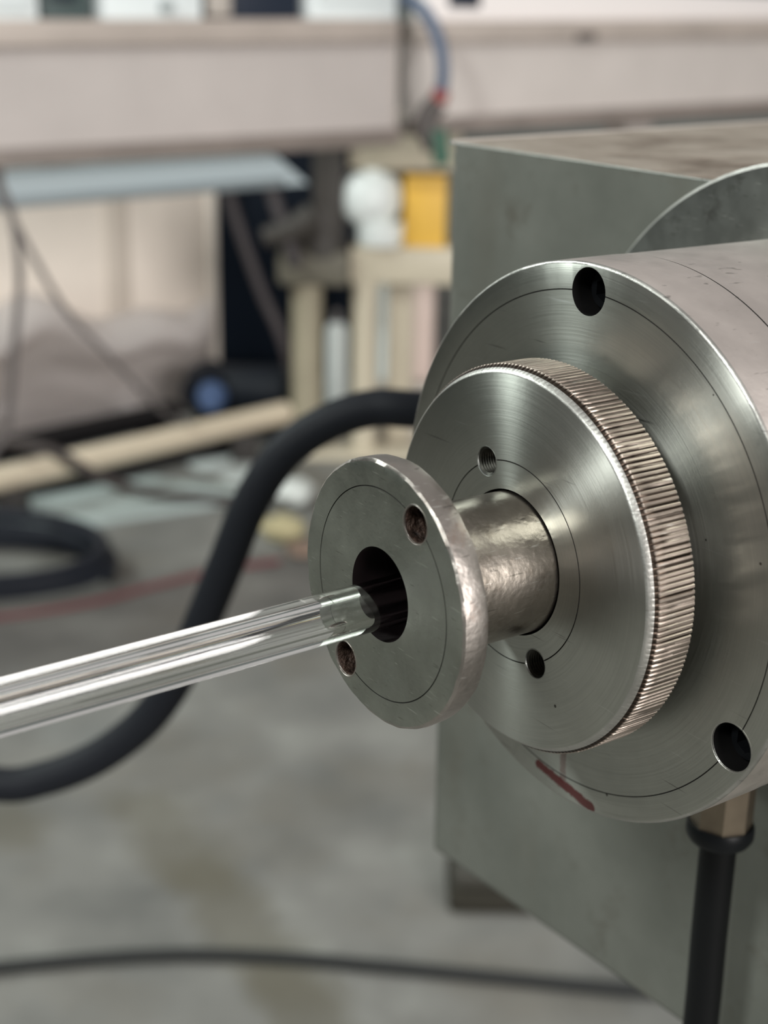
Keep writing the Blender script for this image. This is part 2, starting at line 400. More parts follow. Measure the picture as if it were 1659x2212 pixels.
# knurled ring: straight worn ridges around the rim
random.seed(4)
NT_ = 226; SUB = 8; seg = NT_ * SUB
dep = [random.uniform(0.65, 1.0) for _ in range(NT_)]; off = [random.uniform(-0.16, 0.16) for _ in range(NT_)]; flat = [random.random() for _ in range(NT_)]
def knurl_r(i, s):
    k = (i // SUB) % NT_; f = (i % SUB) / SUB + off[k] * 0.5
    w = 0.5 - 0.5 * math.cos(2 * PI * f)
    w = min(1.0, w * 2.1)
    if flat[k] > 0.72 and s > 0.45: w = max(w, 0.72)
    return 38.1 - 0.42 * dep[k] * (1 - w)
prof = [(30.3, 14.35)] + groove(19.85, 0.24, 0.2, 30.3) + [(30.3, 36.45), (30.6, 36.9), (31.5, 37.4)]
bm = bmesh.new(); rings = []
xs = [32.3, 34.5, 36.8, 38.9, 40.6]
lat = [(p, None) for p in prof] + [((x, 38.1), (x - 32.3) / 8.3) for x in xs] + [((41.1, 37.3), None), ((41.1, 14.35), None)]
for (x, r), s in lat:
    rg = []
    for i in range(seg):
        A = 2 * PI * i / seg; rr = r if s is None else knurl_r(i, s)
        rg.append(bm.verts.new((x, rr * math.cos(A), rr * math.sin(A))))
    rings.append(rg)
mk = [0, 1, 1, 1, 0, 2, 2, 3, 3, 3, 3, 3, 2, 0, 1]
for k in range(len(rings)):
    a, c = rings[k], rings[(k + 1) % len(rings)]
    for i in range(seg):
        f = bm.faces.new((a[i], c[i], c[(i + 1) % seg], a[(i + 1) % seg])); f.material_index = mk[k]
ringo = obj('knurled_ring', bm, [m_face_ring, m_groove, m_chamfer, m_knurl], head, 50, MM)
HK = [(8.14, 18.17), (-8.98, -17.86)]
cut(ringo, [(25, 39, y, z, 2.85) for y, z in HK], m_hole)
for y, z in HK:                                   # the tapped threads inside
    pr = []
    for k in range(13): pr += [(30.6 + k * 0.6, 2.84), (30.9 + k * 0.6, 2.42)]
    b2 = lathe(pr, 32, False)
    for v in b2.verts: v.co += Vector((0, y, z))
    obj('thread', b2, m_thread, ringo, 20, MM); hole_edge(30.3, y, z, 2.85, 0.16, m_disc, ringo)
obj('spacer_collar', lathe([(40.9, 14.4), (40.9, 30.5), (46.8, 30.5), (46.8, 14.4)], 96), m_groove, head, 30, MM)  # near-black colour stands in for the shadow between ring and flange
# sleeve with the small hammered front flange
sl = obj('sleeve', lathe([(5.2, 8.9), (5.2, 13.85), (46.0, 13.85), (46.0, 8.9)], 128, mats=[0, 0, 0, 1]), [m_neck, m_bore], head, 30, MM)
pf = [(0, 8.85)] + groove(19.95, 0.22, 0.18, 0) + [(0, 22.5), (0.03, 24.45), (0.4, 24.95), (1.4, 25.05), (2.8, 25.0), (4.4, 24.9), (5.3, 24.6), (5.6, 24.0), (5.6, 8.85)]
mf = [0, 1, 1, 1, 0, 0, 2, 2, 2, 2, 2, 2, 2, 3]
small = obj('sleeve_flange', lathe(pf, 256, jit={6: 0.15, 7: 0.12, 8: 0.09, 9: 0.08, 10: 0.10, 11: 0.12}, mats=mf), [m_face_small, m_groove, m_rim, m_bore], head, 40, MM)
HF = [(-10.27, 16.45), (10.77, -16.86)]
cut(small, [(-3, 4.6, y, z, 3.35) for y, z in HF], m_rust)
for (y, z) in HF:
    hole_edge(0.0, y, z, 3.35, 0.3, m_rim, small, 0.14)
    b2 = bmesh.new(); bmesh.ops.create_uvsphere(b2, u_segments=20, v_segments=12, radius=1)
    for v in b2.verts:
        p = v.co.copy(); k = 1 + 0.25 * noise.noise(p * 2.3 + Vector((y, z, 0)))
        v.co = Vector((5.1 + p.x * 1.7 * k, y + p.y * 3.2 * k * 0.98, z + p.z * 3.2 * k * 0.98))
    tag(obj('rusty_plug', b2, m_rust, small, 60, MM), 'brown rust packed in the hole')
obj('collet', lathe([(24, 5.2), (24, 8.85), (45, 8.85), (45, 5.2)], 48), m_bore, head, 30, MM)

# hose fitting under the drum
b2 = zlathe([(0, -52), (7.3, -52), (7.3, -80.5), (0, -80.5)], 8)
for v in b2.verts: v.co += Vector((100.0, 0, 0))
fit = obj('hose_fitting', b2, plain('dull_brass_fitting', srgb(112, 102, 88), 0.42, 0.8, 0.2, 90), head, 20, MM)
b2 = zlathe([(4.0, -80.0), (7.6, -80.0), (8.0, -81), (8.0, -83.2), (7.2, -84.6), (4.0, -84.8)], 40)
for v in b2.verts: v.co += Vector((100.0, 0, 0))
tag(obj('lock_ring', b2, plain('black_rubber_ring', srgb(18, 20, 22), 0.4), fit, 35, MM), 'black rubber locking ring')
# support column far right, out of frame, standing on the floor
obj('pedestal', box_bm(250, 400, -170, -30, -900, -150, 4), m_plate, head, 35, MM)

# hose hanging from the fitting, down to the floor
def mloc(x, y, z):
    c, s = math.cos(YAW), math.sin(YAW)
    return (ORG[0] + (x * c - y * s) * MM, ORG[1] + (x * s + y * c) * MM, ORG[2] + z * MM)
pts = [mloc(100, 0, -83), mloc(100.2, 0, -110), mloc(100.6, 0, -150), mloc(100, 2, -260), mloc(98, 2, -520), mloc(98, -4, -780), mloc(110, -30, -872), mloc(140, -90, -894.6), mloc(150, -240, -895.4)]
m_hose = plain('black_hose_rubber', srgb(11, 12, 13), 0.5)
tag(obj('drain_hose', tube_bm(pts, 0.0044, 20, 10), m_hose, smooth=60), 'black rubber hose hanging straight down from the fitting under the drum', 'hose')

# glass tube held in the sleeve
def glass():
    t = NT('clear_glass')
    return t.set(Base_Color=(0.985, 0.99, 0.985, 1), Roughness=0.0, IOR=1.47, Transmission_Weight=1.0)
bm = bmesh.new()
A0, A1 = Vector((26, 0.0, -1.35)), Vector((-205, 5.2, -8.5))
b2 = lathe([(0, 2.3), (0, 4.55), (1, 4.55), (1, 2.3)], 96)
dv = A1 - A0
rotm = Vector((1, 0, 0)).rotation_difference(dv.normalized()).to_matrix()
for v in b2.verts:
    v.co = A0 + rotm @ Vector((v.co.x * dv.length, v.co.y, v.co.z))
gt = obj('glass_tube', b2, glass(), smooth=35, scale=MM)
gt.location = ORG; gt.rotation_euler = (0, 0, YAW)
tag(gt, 'clear hollow glass tube running out of the small front flange bore to the left', 'glass tube')

# ================================================================ CABLES IN THE MIDDLE DISTANCE
m_cab = plain('black_cable_sheath', srgb(22, 24, 29), 0.6)
hp = [(0.14, 0.66, 0.80), (0.07, 0.64, 0.825), (0.015, 0.62, 0.832), (-0.007, 0.62, 0.832), (-0.028, 0.62, 0.824), (-0.047, 0.62, 0.809), (-0.062, 0.62, 0.785), (-0.073, 0.62, 0.757), (-0.085, 0.62, 0.727),
      (-0.098, 0.62, 0.697), (-0.115, 0.62, 0.672), (-0.139, 0.62, 0.652), (-0.165, 0.62, 0.640), (-0.19, 0.62, 0.636), (-0.24, 0.63, 0.642), (-0.36, 0.66, 0.60), (-0.45, 0.72, 0.40), (-0.50, 0.80, 0.12), (-0.56, 0.86, 0.010), (-0.75, 0.9, 0.0092), (-1.0, 0.95, 0.0092)]
tag(obj('thick_cable', tube_bm(hp, 0.0088, 20, 10), m_cab, smooth=60), 'thick black cable looping down behind the glass tube', 'cable')
fc = [(-0.9, 1.24, 0.0077), (-0.65, 1.27, 0.0077), (-0.45, 1.298, 0.0077), (-0.314, 1.323, 0.0077), (-0.213, 1.334, 0.0077), (-0.109, 1.332, 0.0077), (-0.005, 1.321, 0.0077), (0.097, 1.309, 0.0077), (0.272, 1.288, 0.0077), (0.40, 1.28, 0.0077), (0.8, 1.25, 0.0077)]
tag(obj('floor_cable', tube_bm(fc, 0.0075, 14, 8), plain('dark_grey_cable', srgb(44, 45, 45), 0.6), smooth=60), 'dark grey cable lying across the concrete in the foreground', 'cable')
# coiled hose lying further back
cc = []
for k in range(61):
    A = 2 * PI * k / 24; R = 1 + 0.035 * math.sin(A * 2.3)
    cc.append((-0.735 + 0.225 * R * math.cos(A), 2.44 + 0.155 * R * math.sin(A), 0.014 + 0.027 * k / 24))
tag(obj('coiled_hose', tube_bm(cc, 0.0135, 14, 3), plain('navy_black_hose', srgb(34, 37, 44), 0.5), smooth=60), 'dark blue-black hose lying in a coil on the floor at left', 'hose')
rl = [(-1.2, 2.16, 0.006), (-0.9, 2.2, 0.006), (-0.668, 2.262, 0.006), (-0.52, 2.335, 0.006), (-0.42, 2.42, 0.006), (-0.316, 2.50, 0.006), (-0.2, 2.56, 0.006)]
tag(obj('red_hose', tube_bm(rl, 0.006, 12, 8), plain('faded_red_hose', srgb(104, 58, 60), 0.6), smooth=60), 'thin faded red hose on the floor beyond the coil', 'hose')

# ================================================================ BENCH BEHIND (all parallel to the spindle: depth grows 0.7 m per metre to the right)
BY = math.atan2(0.7, 1.0); SB = math.sqrt(1 + 0.49)
def bench(name, ox, oy, oz, tilt):
    o = empty(name, (ox, oy, oz), BY); o.rotation_euler = (0, -tilt, BY); return o
def beam_parts(root, x0, x1, h, webcol, flcol, fl=0.04, topface=0.038, low=0.022):
    obj('web', box_bm(x0, x1, 0.0, 0.02, 0.0, h), webcol, root, None)
    obj('top_flange', box_bm(x0, x1, -0.022, 0.10, h - topface, h + 0.004, 0.004), flcol, root, 35)
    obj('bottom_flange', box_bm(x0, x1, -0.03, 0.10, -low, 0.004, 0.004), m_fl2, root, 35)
m_beam = plain('pinkish_grey_paint', srgb(182, 174, 170), 0.5, 0, 0.05, 6)
m_beam2 = plain('pinkish_cream_paint', srgb(200, 192, 187), 0.5, 0, 0.05, 6)
m_fl = plain('beam_flange_paint', srgb(175, 164, 156), 0.45, 0, 0.10, 7)
m_fl2 = plain('darker_flange_paint', srgb(128, 118, 112), 0.5, 0, 0.15, 9)  # bottom flanges, darker than the web and top flange
bl = bench('bench_beam', 0.012, 2.864, 0.794, 0.017)
tag(bl, 'pinkish grey steel bench beam spanning the upper left', 'beam')
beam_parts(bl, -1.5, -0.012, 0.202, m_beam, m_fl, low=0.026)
obj('end_plate', box_bm(-0.013, 0.0, -0.002, 0.06, 0, 0.2, 0.002), plain('shaded_end_paint', srgb(176, 166, 160), 0.6), bl, 35)
br = bench('bench_beam', 0.03, 2.925, 0.808, 0.019)
tag(br, 'cream steel bench beam spanning the upper right, behind the grey housing', 'beam')
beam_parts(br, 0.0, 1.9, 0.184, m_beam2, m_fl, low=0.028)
obj('rust_spot', box_bm(0.42, 0.47, -0.032, -0.02, 0.146, 0.162, 0.003), plain('dark_clip', srgb(96, 88, 84), 0.7), br, 35)
# legs that carry the two beams
for root, xs_ in ((bl, (-1.35,)), (br, (1.45,))):
    for x in xs_: obj('leg', box_bm(x, x + 0.08, 0.02, 0.09, -0.82, 0.0), m_beam, root, None)
obj('leg', box_bm(0.62, 0.70, 0.02, 0.09, -0.83, 0.0), m_beam, br, None)
obj('leg', box_bm(-0.10, -0.02, 0.06, 0.12, -0.02, 0.0), m_beam, bl, None)

# machine cabinets standing on the beam, cut by the top of the frame
def on_beam(name, x0, x1, y0, y1, h, m, label, cat, z0=0.206, root=bl, grp=None, par=None):
    c, s = math.cos(BY), math.sin(BY)
    o = empty(name, (root.location.x + x0 * c - y0 * s, root.location.y + x0 * s + y0 * c, root.location.z + z0 + x0 * 0.017), BY)
    tag(o, label, cat, grp)
    obj('body', box_bm(0, x1 - x0, 0, y1 - y0, -0.002, h, 0.006), m, o, 35)
    return o
m_white = plain('white_enamel', srgb(226, 233, 234), 0.4)
m_dk = plain('dark_green_grey_enamel', srgb(70, 84, 84), 0.5)
m_navy = plain('dark_navy_enamel', srgb(26, 36, 52), 0.5)
wb = on_beam('control_box', -1.05, -0.72, 0.0, 0.09, 0.16, m_white, 'white box on the beam at the top left corner', 'box')
obj('lid', box_bm(0.02, 0.31, -0.012, 0.002, 0.02, 0.14, 0.004), m_white, wb, 35)
db = on_beam('motor_block', -0.71, -0.62, 0.02, 0.09, 0.16, m_dk, 'dark green-grey block on the beam between two white boxes', 'block')
obj('terminal_cover', box_bm(0.015, 0.06, -0.014, 0.002, 0.03, 0.12, 0.004), m_navy, db, 35)
wb = on_beam('control_box', -0.61, -0.42, 0.0, 0.09, 0.16, m_white, 'white box with a grey knob on the beam left of centre', 'box')
obj('knob', lathe([(-0.02, 0), (-0.02, 0.010), (0.002, 0.010), (0.002, 0)], 24, False), plain('grey_knob', srgb(150, 158, 158), 0.5), wb, 35, loc=(0.115, 0, 0.022))
for v in wb.children[-1].data.vertices: v.co = (v.co.y, v.co.x, v.co.z)
db = on_beam('motor_block', -0.395, -0.215, 0.01, 0.09, 0.16, m_navy, 'dark navy block on the beam right of the knobbed white box', 'block')
obj('terminal_cover', box_bm(-0.015, 0.03, -0.014, 0.002, 0.004, 0.05, 0.004), plain('beige_cover', srgb(176, 168, 160), 0.5), db, 35)
wb = on_beam('control_box', -0.205, -0.005, 0.0, 0.09, 0.16, m_white, 'white box on the beam beside the blue cable', 'box')
obj('lid', box_bm(0.02, 0.18, -0.012, 0.002, 0.03, 0.14, 0.004), m_white, wb, 35)
rk = on_beam('work_light_rail', 0.06, 1.6, 0.02, 0.08, 0.07, plain('pale_rail', srgb(236, 230, 228), 0.35), 'pale rail lying along the top of the right beam', 'rail', z0=0.187, root=br)
obj('bracket', box_bm(0.05, 0.13, -0.004, 0.04, 0.026, 0.08, 0.004), m_navy, rk, 35)

# blue cable with red collar and green plug hanging over the beam
bc = empty('hanging_cable', (0.10, 2.83, 0.80)); tag(bc, 'blue-grey cable with red collar and green plug looping over the beam joint', 'cable')
p0 = Vector((0.10, 2.83, 0.80))
pts = [(0.005, 2.93, 1.03), (0.014, 2.885, 1.035), (0.034, 2.83, 1.03), (0.065, 2.815, 1.004), (0.088, 2.812, 0.955), (0.096, 2.815, 0.905), (0.092, 2.82, 0.866)]
obj('sheath', tube_bm([Vector(p) - p0 for p in pts], 0.0125, 14, 8), plain('blue_grey_sheath', srgb(84, 98, 120), 0.5), bc, 60)
obj('red_collar', tube_bm([Vector(p) - p0 for p in ((0.094, 2.82, 0.872), (0.088, 2.82, 0.85))], 0.017, 16, 1), plain('dull_red_collar', srgb(140, 62, 58), 0.5), bc, 40)
obj('cable_tail', tube_bm([Vector(p) - p0 for p in ((0.088, 2.82, 0.85), (0.07, 2.82, 0.825), (0.068, 2.82, 0.80), (0.085, 2.82, 0.765))], 0.022, 14, 6), plain('dark_boot', srgb(84, 78, 76), 0.6), bc, 60)
obj('green_plug', tube_bm([Vector(p) - p0 for p in ((0.088, 2.81, 0.80), (0.10, 2.81, 0.735))], 0.018, 14, 1), plain('green_plug_plastic', srgb(56, 92, 76), 0.5), bc, 40)

# pale blue-grey trunking under the beam
tr = bench('cable_trunking', -0.19, 2.815, 0.732, 0.022); tag(tr, 'pale blue-grey trunking with an angled end slung under the beam', 'trunking')
bm = prism_bm([(-1.1, 0), (0.035, 0), (0.035, 0.05), (-1.1, 0.05)], -0.042, 0.018)
for v in bm.verts:
    if v.co.x > 0 and v.co.z > 0: v.co.x -= 0.075
obj('channel', bm, plain('pale_blue_grey_enamel', srgb(198, 212, 217), 0.35, 0.1), tr, 20)
obj('lip', box_bm(-1.1, -0.02, -0.01, 0.0, -0.042, -0.026, 0.003), plain('grey_lip', srgb(150, 160, 164), 0.4, 0.2), tr, 35)
obj('hanger', box_bm(-0.5, -0.46, 0.05, 0.07, -0.03, 0.06), m_fl, tr, None)

# beige panel standing on the floor further back, with a grey film-wrapped bundle at its foot
pn = empty('beige_panel', (-0.466, 3.83, 0.0), BY); tag(pn, 'beige panel standing upright behind the bench, below the pale trunking', 'panel')
m_panel = plain('beige_board', srgb(244, 232, 220), 0.5, 0, 0.05, 4)
obj('sheet', box_bm(-1.3, 0.0, 0.0, 0.012, 0.0, 0.67, 0.003), m_panel, pn, 35)
obj('edge_trim', box_bm(-0.022, 0.004, -0.006, 0.014, 0.0, 0.67, 0.003), plain('cream_edge_trim', srgb(240, 230, 220), 0.45), pn, 35)
obj('rib', box_bm(-0.32, -0.25, -0.003, 0.002, 0.0, 0.66, 0.001), plain('darker_rib', srgb(206, 194, 182), 0.5), pn, 35)
bm = bmesh.new(); NU, NV = 60, 44; g = []
def fold_h(x): return 0.285 + 0.035 * math.sin(x * 9.0 + 0.4) + 0.02 * math.sin(x * 21.0)
for i in range(NU + 1):
    row = []
    for j in range(NV + 1):
        x = -1.30 + 1.27 * i / NU; tt = j / NV; H = fold_h(x); e = min(1.0, (i - NU) / -5.0) ** 0.5
        if tt < 0.25:                                    # rounded top lip
            A = PI / 2 * tt / 0.25; y = -0.006 - 0.12 * math.sin(A); z = H - 0.075 * (1 - math.cos(A))
        else:
            q = (tt - 0.25) / 0.75; z = (H - 0.075) * (1 - q); y = -0.126 + 0.10 * math.sin(PI * q * 0.8) * (0.7 + 0.5 * noise.noise(Vector((x * 3, q * 2, 4))))
        y += 0.016 * noise.noise(Vector((x * 7 + tt * 3, tt * 4, 2))) * min(1, tt * 3)
        row.append(bm.verts.new((x, -0.004 + min(y + 0.004, 0) * (0.25 + 0.75 * e), z)))
    g.append(row)
for i in range(NU):
    for j in range(NV): bm.faces.new((g[i][j], g[i + 1][j], g[i + 1][j + 1], g[i][j + 1]))
bmesh.ops.solidify(bm, geom=bm.faces[:], thickness=0.003)
bu = obj('film_bundle', bm, plain('grey_film', srgb(236, 229, 226), 0.22, 0, 0.05, 8), smooth=60)
bu.location = (-0.466, 3.83, 0.0); bu.rotation_euler = (0, 0, BY)
tag(bu, 'grey plastic film bundle with a pale rounded top leaning on the beige panel', 'film bundle')

m_wire = plain('grey_wire', srgb(100, 94, 93), 0.6)
w1 = [(-0.64, 2.40, 0.775), (-0.644, 2.385, 0.736), (-0.622, 2.36, 0.69), (-0.612, 2.35, 0.626), (-0.614, 2.35, 0.562), (-0.626, 2.34, 0.466), (-0.65, 2.34, 0.32), (-0.68, 2.33, 0.26), (-0.74, 2.33, 0.02), (-0.9, 2.32, 0.008)]
tag(obj('draped_wire', tube_bm(w1, 0.0065, 10, 8), m_wire, smooth=60), 'grey wire hanging in a curve in front of the sheet at the far left', 'wire')
w2 = [(-0.66, 2.42, 0.76), (-0.645, 2.38, 0.722), (-0.598, 2.37, 0.625), (-0.548, 2.40, 0.515), (-0.487, 2.44, 0.431), (-0.425, 2.52, 0.325), (-0.41, 2.7, 0.24), (-0.44, 2.98, 0.165), (-0.47, 3.14, 0.13)]
tag(obj('draped_wire', tube_bm(w2, 0.005, 10, 8), m_wire, smooth=60), 'thin grey wire slanting across the sheet to the lower right', 'wire')

# dark cabinet opening
cb = empty('dark_cabinet', (-0.315, 4.1, 0.0)); tag(cb, 'dark navy cabinet standing in the gap beside the beige sheet', 'cabinet')
obj('body', box_bm(-0.46, 0.21, 0, 0.4, 0.0, 0.79, 0.006), plain('near_black_navy', srgb(16, 24, 36), 0.6), cb, 35)
obj('door', box_bm(-0.2, 0.205, -0.014, 0.002, 0.05, 0.77, 0.004), plain('near_black_navy_door', srgb(18, 26, 38), 0.6), cb, 35)
m_wire2 = plain('dark_brown_wire', srgb(66, 60, 62), 0.6)
w3 = [(-0.40, 3.28, 0.80), (-0.373, 3.3, 0.634), (-0.332, 3.3, 0.498), (-0.291, 3.3, 0.381), (-0.246, 3.31, 0.272), (-0.215, 3.385, 0.10), (-0.206, 3.405, 0.014)]
tag(obj('slanting_conduit', tube_bm(w3, 0.013, 10, 6), m_wire2, smooth=60), 'dark brown conduit slanting down in front of the navy cabinet', 'conduit')
w4 = [(-0.30, 3.27, 0.78), (-0.272, 3.3, 0.636), (-0.241, 3.26, 0.553), (-0.208, 3.231, 0.465)]
tag(obj('slanting_conduit', tube_bm(w4, 0.016, 10, 6), m_wire2, smooth=60), 'short dark conduit meeting the column top beside the navy cabinet', 'conduit')

# press frame: two beige posts, crosshead, dark ram column
pf_ = empty('press_frame', (-0.12, 3.3, 0.0)); tag(pf_, 'beige two-post press frame with a dark ram standing on the floor', 'press')
m_post = plain('olive_beige_paint', srgb(150, 142, 122), 0.5, 0, 0.08, 12)
m_post2 = plain('light_beige_paint', srgb(192, 182, 162), 0.5, 0, 0.06, 12)
m_olive = plain('dark_olive_paint', srgb(104, 100, 88), 0.6, 0, 0.1, 15)
m_ram = plain('dark_ram_paint', srgb(66, 62, 58), 0.6, 0, 0.1, 15)
def zc(r, z0, z1, x, y, n=32):
    b = zlathe([(0, z0), (r, z0), (r, z1), (0, z1)], n)
    for v in b.verts: v.co += Vector((x, y, 0))
    return b
obj('post', zc(0.036, 0.0, 0.43, -0.070, 0.0), m_post, pf_, 35)
obj('post', zc(0.030, 0.0, 0.43, 0.067, 0.0), m_post2, pf_, 35)
obj('crosshead', box_bm(-0.135, 0.03, -0.05, 0.05, 0.415, 0.495, 0.012), m_olive, pf_, 35)
obj('crosshead_arm', box_bm(0.03, 0.32, -0.03, 0.05, 0.418, 0.505, 0.008), m_post2, pf_, 35)
obj('foot_plate', box_bm(-0.13, 0.30, -0.06, 0.08, 0.0, 0.015, 0.004), m_post2, pf_, 35)
obj('ram', box_bm(-0.055, 0.015, -0.04, 0.04, 0.49, 0.76, 0.01), m_ram, pf_, 35)
obj('ram_collar', zlathe([(0, 0.48), (0.055, 0.48), (0.058, 0.505), (0.046, 0.53), (0.042, 0.59), (0, 0.59)], 32), m_ram, pf_, 35, loc=(-0.035, 0.0, 0.0))
obj('lever', tube_bm([(-0.165, -0.05, 0.525), (-0.11, -0.05, 0.54), (-0.05, -0.045, 0.575)], lambda u: 0.022 + 0.012 * u, 14, 4), m_ram, pf_, 50)
tb = empty('beam_box', (0.0, 3.33, 0.0)); 
tag(tb, 'plain beige box between the beam and the white drum', 'box'); 
obj('body', box_bm(-0.095, 0.16, -0.05, 0.1, 0.677, 0.80, 0.006), m_post2, tb, 35)
obj('back_post', box_bm(0.0, 0.06, 0.06, 0.1, 0.0, 0.70, 0.003), m_post2, tb, 35)

# white drum + lower tub, yellow carton on the crosshead arm
m_pw = plain('bright_white_plastic', srgb(246, 252, 250), 0.35)
t1 = empty('white_tub', (-0.022, 3.31, 0.505)); tag(t1, 'small white tub standing under the round white drum', 'tub')
obj('tub', zlathe([(0, 0), (0.05, 0), (0.056, 0.01), (0.056, 0.046), (0, 0.046)], 32), m_pw, t1, 35)
obj('tub_lid', zlathe([(0, 0.045), (0.06, 0.045), (0.06, 0.054), (0, 0.054)], 32), m_pw, t1, 35)
t1 = empty('white_drum', (-0.045, 3.31, 0.559)); tag(t1, 'round white plastic drum beside the yellow carton', 'drum')
obj('drum_shell', zlathe([(0, 0), (0.05, 0), (0.068, 0.022), (0.073, 0.05), (0.068, 0.085), (0.045, 0.108), (0, 0.11)], 40), m_pw, t1, 50)
obj('cap', zlathe([(0, 0.108), (0.025, 0.108), (0.025, 0.118), (0, 0.118)], 24), m_pw, t1, 35)
yb = empty('yellow_carton', (0.079, 3.32, 0.505)); tag(yb, 'yellow carton standing right of the white drum', 'carton')
obj('carton', box_bm(-0.047, 0.05, -0.04, 0.05, 0.0, 0.16, 0.003), plain('yellow_card', srgb(246, 196, 84), 0.55), yb, 35)
obj('flap', box_bm(-0.047, 0.05, -0.043, -0.039, 0.132, 0.16, 0.001), plain('yellow_card_flap', srgb(222, 176, 78), 0.55), yb, 35)

# cylinders standing behind the press
def cyl(name, x, y, r, h, m, label, neck=None):
    o = empty(name, (x, y, 0)); tag(o, label, 'cylinder')
    obj('shell', zlathe([(0, 0), (r, 0), (r, h * 0.93), (r * 0.75, h * 0.985), (0, h)], 32), m, o, 50)
    obj('valve', zlathe([(0, h * 0.98), (r * 0.3, h * 0.98), (r * 0.3, h + 0.03), (0, h + 0.03)], 16), neck or m, o, 35)
    return o
m_cw = plain('white_cylinder_paint', srgb(228, 234, 232), 0.35)
cyl('gas_cylinder', -0.130, 3.6, 0.028, 0.262, m_cw, 'short white cylinder seen between the two press posts', plain('grey_valve', srgb(130, 124, 124), 0.5))
cyl('gas_cylinder', -0.004, 3.6, 0.020, 0.40, m_cw, 'slim white cylinder just right of the lighter press post')
cyl('gas_cylinder', 0.042, 3.66, 0.022, 0.40, plain('sage_grey_paint', srgb(160, 164, 154), 0.5), 'grey-green cylinder between a white and a pink cylinder')
cyl('gas_cylinder', 0.090, 3.6, 0.030, 0.415, plain('pale_pink_paint', srgb(236, 214, 204), 0.4), 'pale pink cylinder beside the edge of the grey housing', plain('red_valve', srgb(150, 70, 66), 0.5))
cr = empty('floor_crate', (0.08, 3.48, 0.0)); tag(cr, 'low cream crate on the floor in front of the pink cylinder', 'crate')
obj('crate_body', box_bm(-0.1, 0.11, -0.05, 0.05, 0.0, 0.125, 0.006), plain('cream_crate', srgb(206, 200, 190), 0.5), cr, 35)
obj('rim', box_bm(-0.105, 0.115, -0.055, 0.055, 0.115, 0.13, 0.004), plain('cream_crate_rim', srgb(216, 210, 200), 0.5), cr, 35)

# blue and black motor
mo = empty('electric_motor', (-0.475, 3.45, 0.0)); tag(mo, 'black electric motor with a blue end cap below the navy cabinet', 'motor')
mb = lathe([(-0.02, 0), (-0.02, 0.05), (0.0, 0.062), (0.22, 0.062), (0.23, 0.05), (0.23, 0)], 40, False)
for v in mb.verts: v.co.z += 0.118
obj('motor_body', mb, plain('black_motor_paint', srgb(24, 28, 34), 0.45), mo, 35)
mb = lathe([(0, 0), (0, 0.026), (0.02, 0.036), (0.05, 0.038), (0.05, 0)], 32, False)
bmesh.ops.rotate(mb, matrix=Matrix.Rotation(PI / 2, 3, 'Z'), verts=mb.verts)
for v in mb.verts: v.co += Vector((0.048, -0.115, 0.118))
mc = lathe([(0, 0), (0, 0.05), (0.012, 0.06), (0.12, 0.06), (0.12, 0)], 40, False)
bmesh.ops.rotate(mc, matrix=Matrix.Rotation(PI / 2, 3, 'Z'), verts=mc.verts)
for v in mc.verts: v.co += Vector((0.03, -0.075, 0.122))
obj('fan_cover', mc, plain('black_fan_cover', srgb(20, 23, 30), 0.5), mo, 40)
obj('blue_end_cap', mb, plain('blue_enamel', srgb(70, 90, 126), 0.5), mo, 40)
obj('motor_foot', box_bm(-0.0, 0.2, -0.05, 0.05, 0.0, 0.062, 0.004), plain('black_foot', srgb(28, 30, 34), 0.5), mo, 35)
obj('green_coupling', box_bm(0.195, 0.30, -0.025, 0.04, 0.05, 0.175, 0.012), plain('dark_green_enamel', srgb(48, 74, 66), 0.5), mo, 35)

# long beige pipe on blocks
pp = empty('beige_pipe', (-0.5, 3.03, 0.0)); tag(pp, 'beige painted pipe running diagonally near the floor', 'pipe')
d0 = Vector((-0.5, 3.03, 0))
obj('pipe', tube_bm([Vector(p) - d0 for p in ((-1.6, 1.96, 0.10), (-0.782, 2.746, 0.10), (-0.240, 3.294, 0.103))], 0.026, 20, 4), plain('warm_beige_paint', srgb(206, 192, 170), 0.4, 0, 0.05, 9), pp, 60)
for t_ in (0.18, 0.92):
    q = Vector((-0.782, 2.746, 0.0)).lerp(Vector((-0.195, 3.34, 0)), t_ - 0.15) - d0
    obj('support_block', box_bm(q.x - 0.03, q.x + 0.03, q.y - 0.03, q.y + 0.03, 0, 0.08, 0.004), plain('dark_block', srgb(52, 48, 46), 0.7), pp, 35)
lo_ = empty('dark_floor_strip', (-0.5, 3.0, 0.0)); tag(lo_, 'dark strip lying on the floor under the beige pipe', 'channel')  # strip added for the dark line beneath the pipe
d0 = Vector((-0.5, 3.0, 0))
obj('strip_body', tube_bm([Vector(p) - d0 for p in ((-1.3, 2.44, 0.022), (-0.804, 2.89, 0.022), (-0.557, 3.13, 0.022), (-0.36, 3.31, 0.022))], 0.022, 4, 2), plain('dark_strip_paint', srgb(36, 35, 36), 0.65), lo_, 20)
obj('strip_end', box_bm(0.125, 0.155, 0.295, 0.325, 0.0, 0.04, 0.003), plain('dark_strip_cap', srgb(40, 38, 38), 0.65), lo_, 35)
bk_ = empty('black_rail', (-0.5, 3.17, 0.0)); tag(bk_, 'black rail lying behind and above the beige pipe', 'rail')
d0 = Vector((-0.5, 3.17, 0))
obj('rail_bar', tube_bm([Vector(p) - d0 for p in ((-1.6, 2.16, 0.10), (-0.86, 2.92, 0.10), (-0.50, 3.29, 0.10))], 0.03, 4, 2), plain('black_rail_paint', srgb(22, 20, 22), 0.7), bk_, 20)
obj('rail_foot', box_bm(-0.08, -0.02, 0.03, 0.09, 0.0, 0.08, 0.003), plain('black_rail_foot', srgb(34, 32, 34), 0.6), bk_, 35)
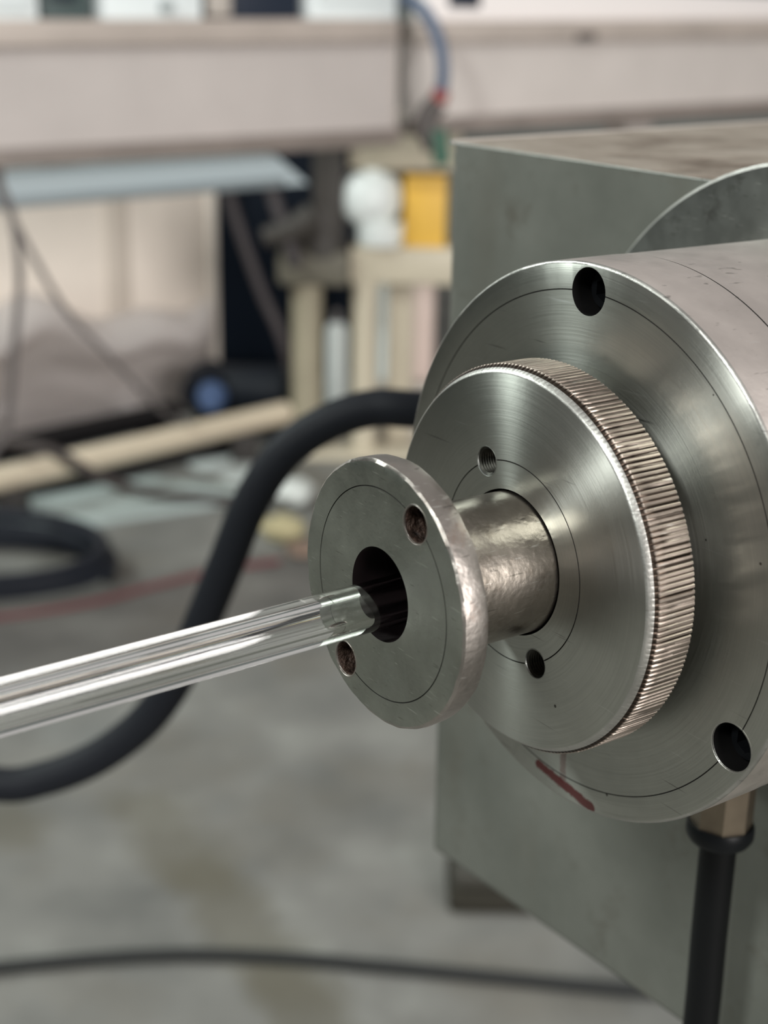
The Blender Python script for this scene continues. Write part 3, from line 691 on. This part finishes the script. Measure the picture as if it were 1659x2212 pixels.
w5 = [(-0.95, 2.80, 0.16), (-0.80, 2.78, 0.17), (-0.68, 2.77, 0.155), (-0.60, 2.79, 0.10), (-0.50, 2.84, 0.045), (-0.40, 2.88, 0.0245), (-0.25, 2.88, 0.0125)]
tag(obj('crossing_cable', tube_bm(w5, 0.012, 10, 8), plain('brown_black_cable', srgb(58, 50, 48), 0.6), smooth=60), 'brown-black cable crossing over the beige pipe at the left', 'cable')

# pale boards lying on the floor
b_ = obj('pale_board', prism_bm([(-1.1, 2.64), (-0.53, 3.06), (-0.275, 2.956), (-0.332, 2.90), (-0.516, 2.80), (-0.78, 2.64), (-1.1, 2.5)], 0.0, 0.012), plain('pale_green_grey_board', srgb(172, 184, 182), 0.45, 0, 0.06, 6), smooth=None)
tag(b_, 'pale green-grey board lying on the floor behind the coiled hose', 'board')
b_ = obj('pale_board', prism_bm([(-0.46, 3.17), (-0.31, 3.26), (-0.285, 3.05), (-0.35, 3.06)], 0.0, 0.012), plain('white_board', srgb(196, 204, 202), 0.45), smooth=None)
tag(b_, 'small white board on the floor just under the beige pipe', 'board')
# offcuts and a wrapper beneath the press
random.seed(9)
def crumple(name, x, y, r, col, label, cat, fl=0.5):
    b = bmesh.new(); bmesh.ops.create_icosphere(b, subdivisions=3, radius=r)
    for v in b.verts:
        k = 1 + 0.35 * noise.noise(v.co / r * 1.6 + Vector((x * 9, y * 9, 0))); v.co = Vector((v.co.x * k, v.co.y * k, v.co.z * fl * k))
    mn = min(v.co.z for v in b.verts)
    for v in b.verts: v.co.z -= mn
    o = obj(name, b, plain(name + '_material', col, 0.6, 0, 0.2, 40), smooth=50); o.location = (x, y, 0); tag(o, label, cat)
crumple('crumpled_rag', -0.205, 2.70, 0.045, srgb(176, 166, 130), 'yellowish crumpled rag on the floor behind the small flange', 'rag')
crumple('crumpled_bag', -0.20, 2.92, 0.05, srgb(196, 200, 196), 'whitish crumpled bag on the floor below the press', 'bag')
crumple('brown_offcut', -0.16, 2.60, 0.03, srgb(130, 110, 96), 'brown offcut on the floor beside the yellowish rag', 'offcut')
fp = empty('dark_block', (0.145, 1.47, 0.0)); tag(fp, 'dark low block on the concrete behind the lower left corner of the grey housing', 'block')  # plain block added for a soft dark patch of unknown cause
obj('block_base', box_bm(-0.06, 0.10, -0.04, 0.05, 0.0, 0.03, 0.006), plain('dark_block_base', srgb(48, 46, 40), 0.7), fp, 35)
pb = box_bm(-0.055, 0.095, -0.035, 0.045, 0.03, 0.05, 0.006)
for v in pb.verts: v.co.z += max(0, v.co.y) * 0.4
obj('top_plate', pb, plain('dark_block_plate', srgb(52, 50, 44), 0.6), fp, 35)
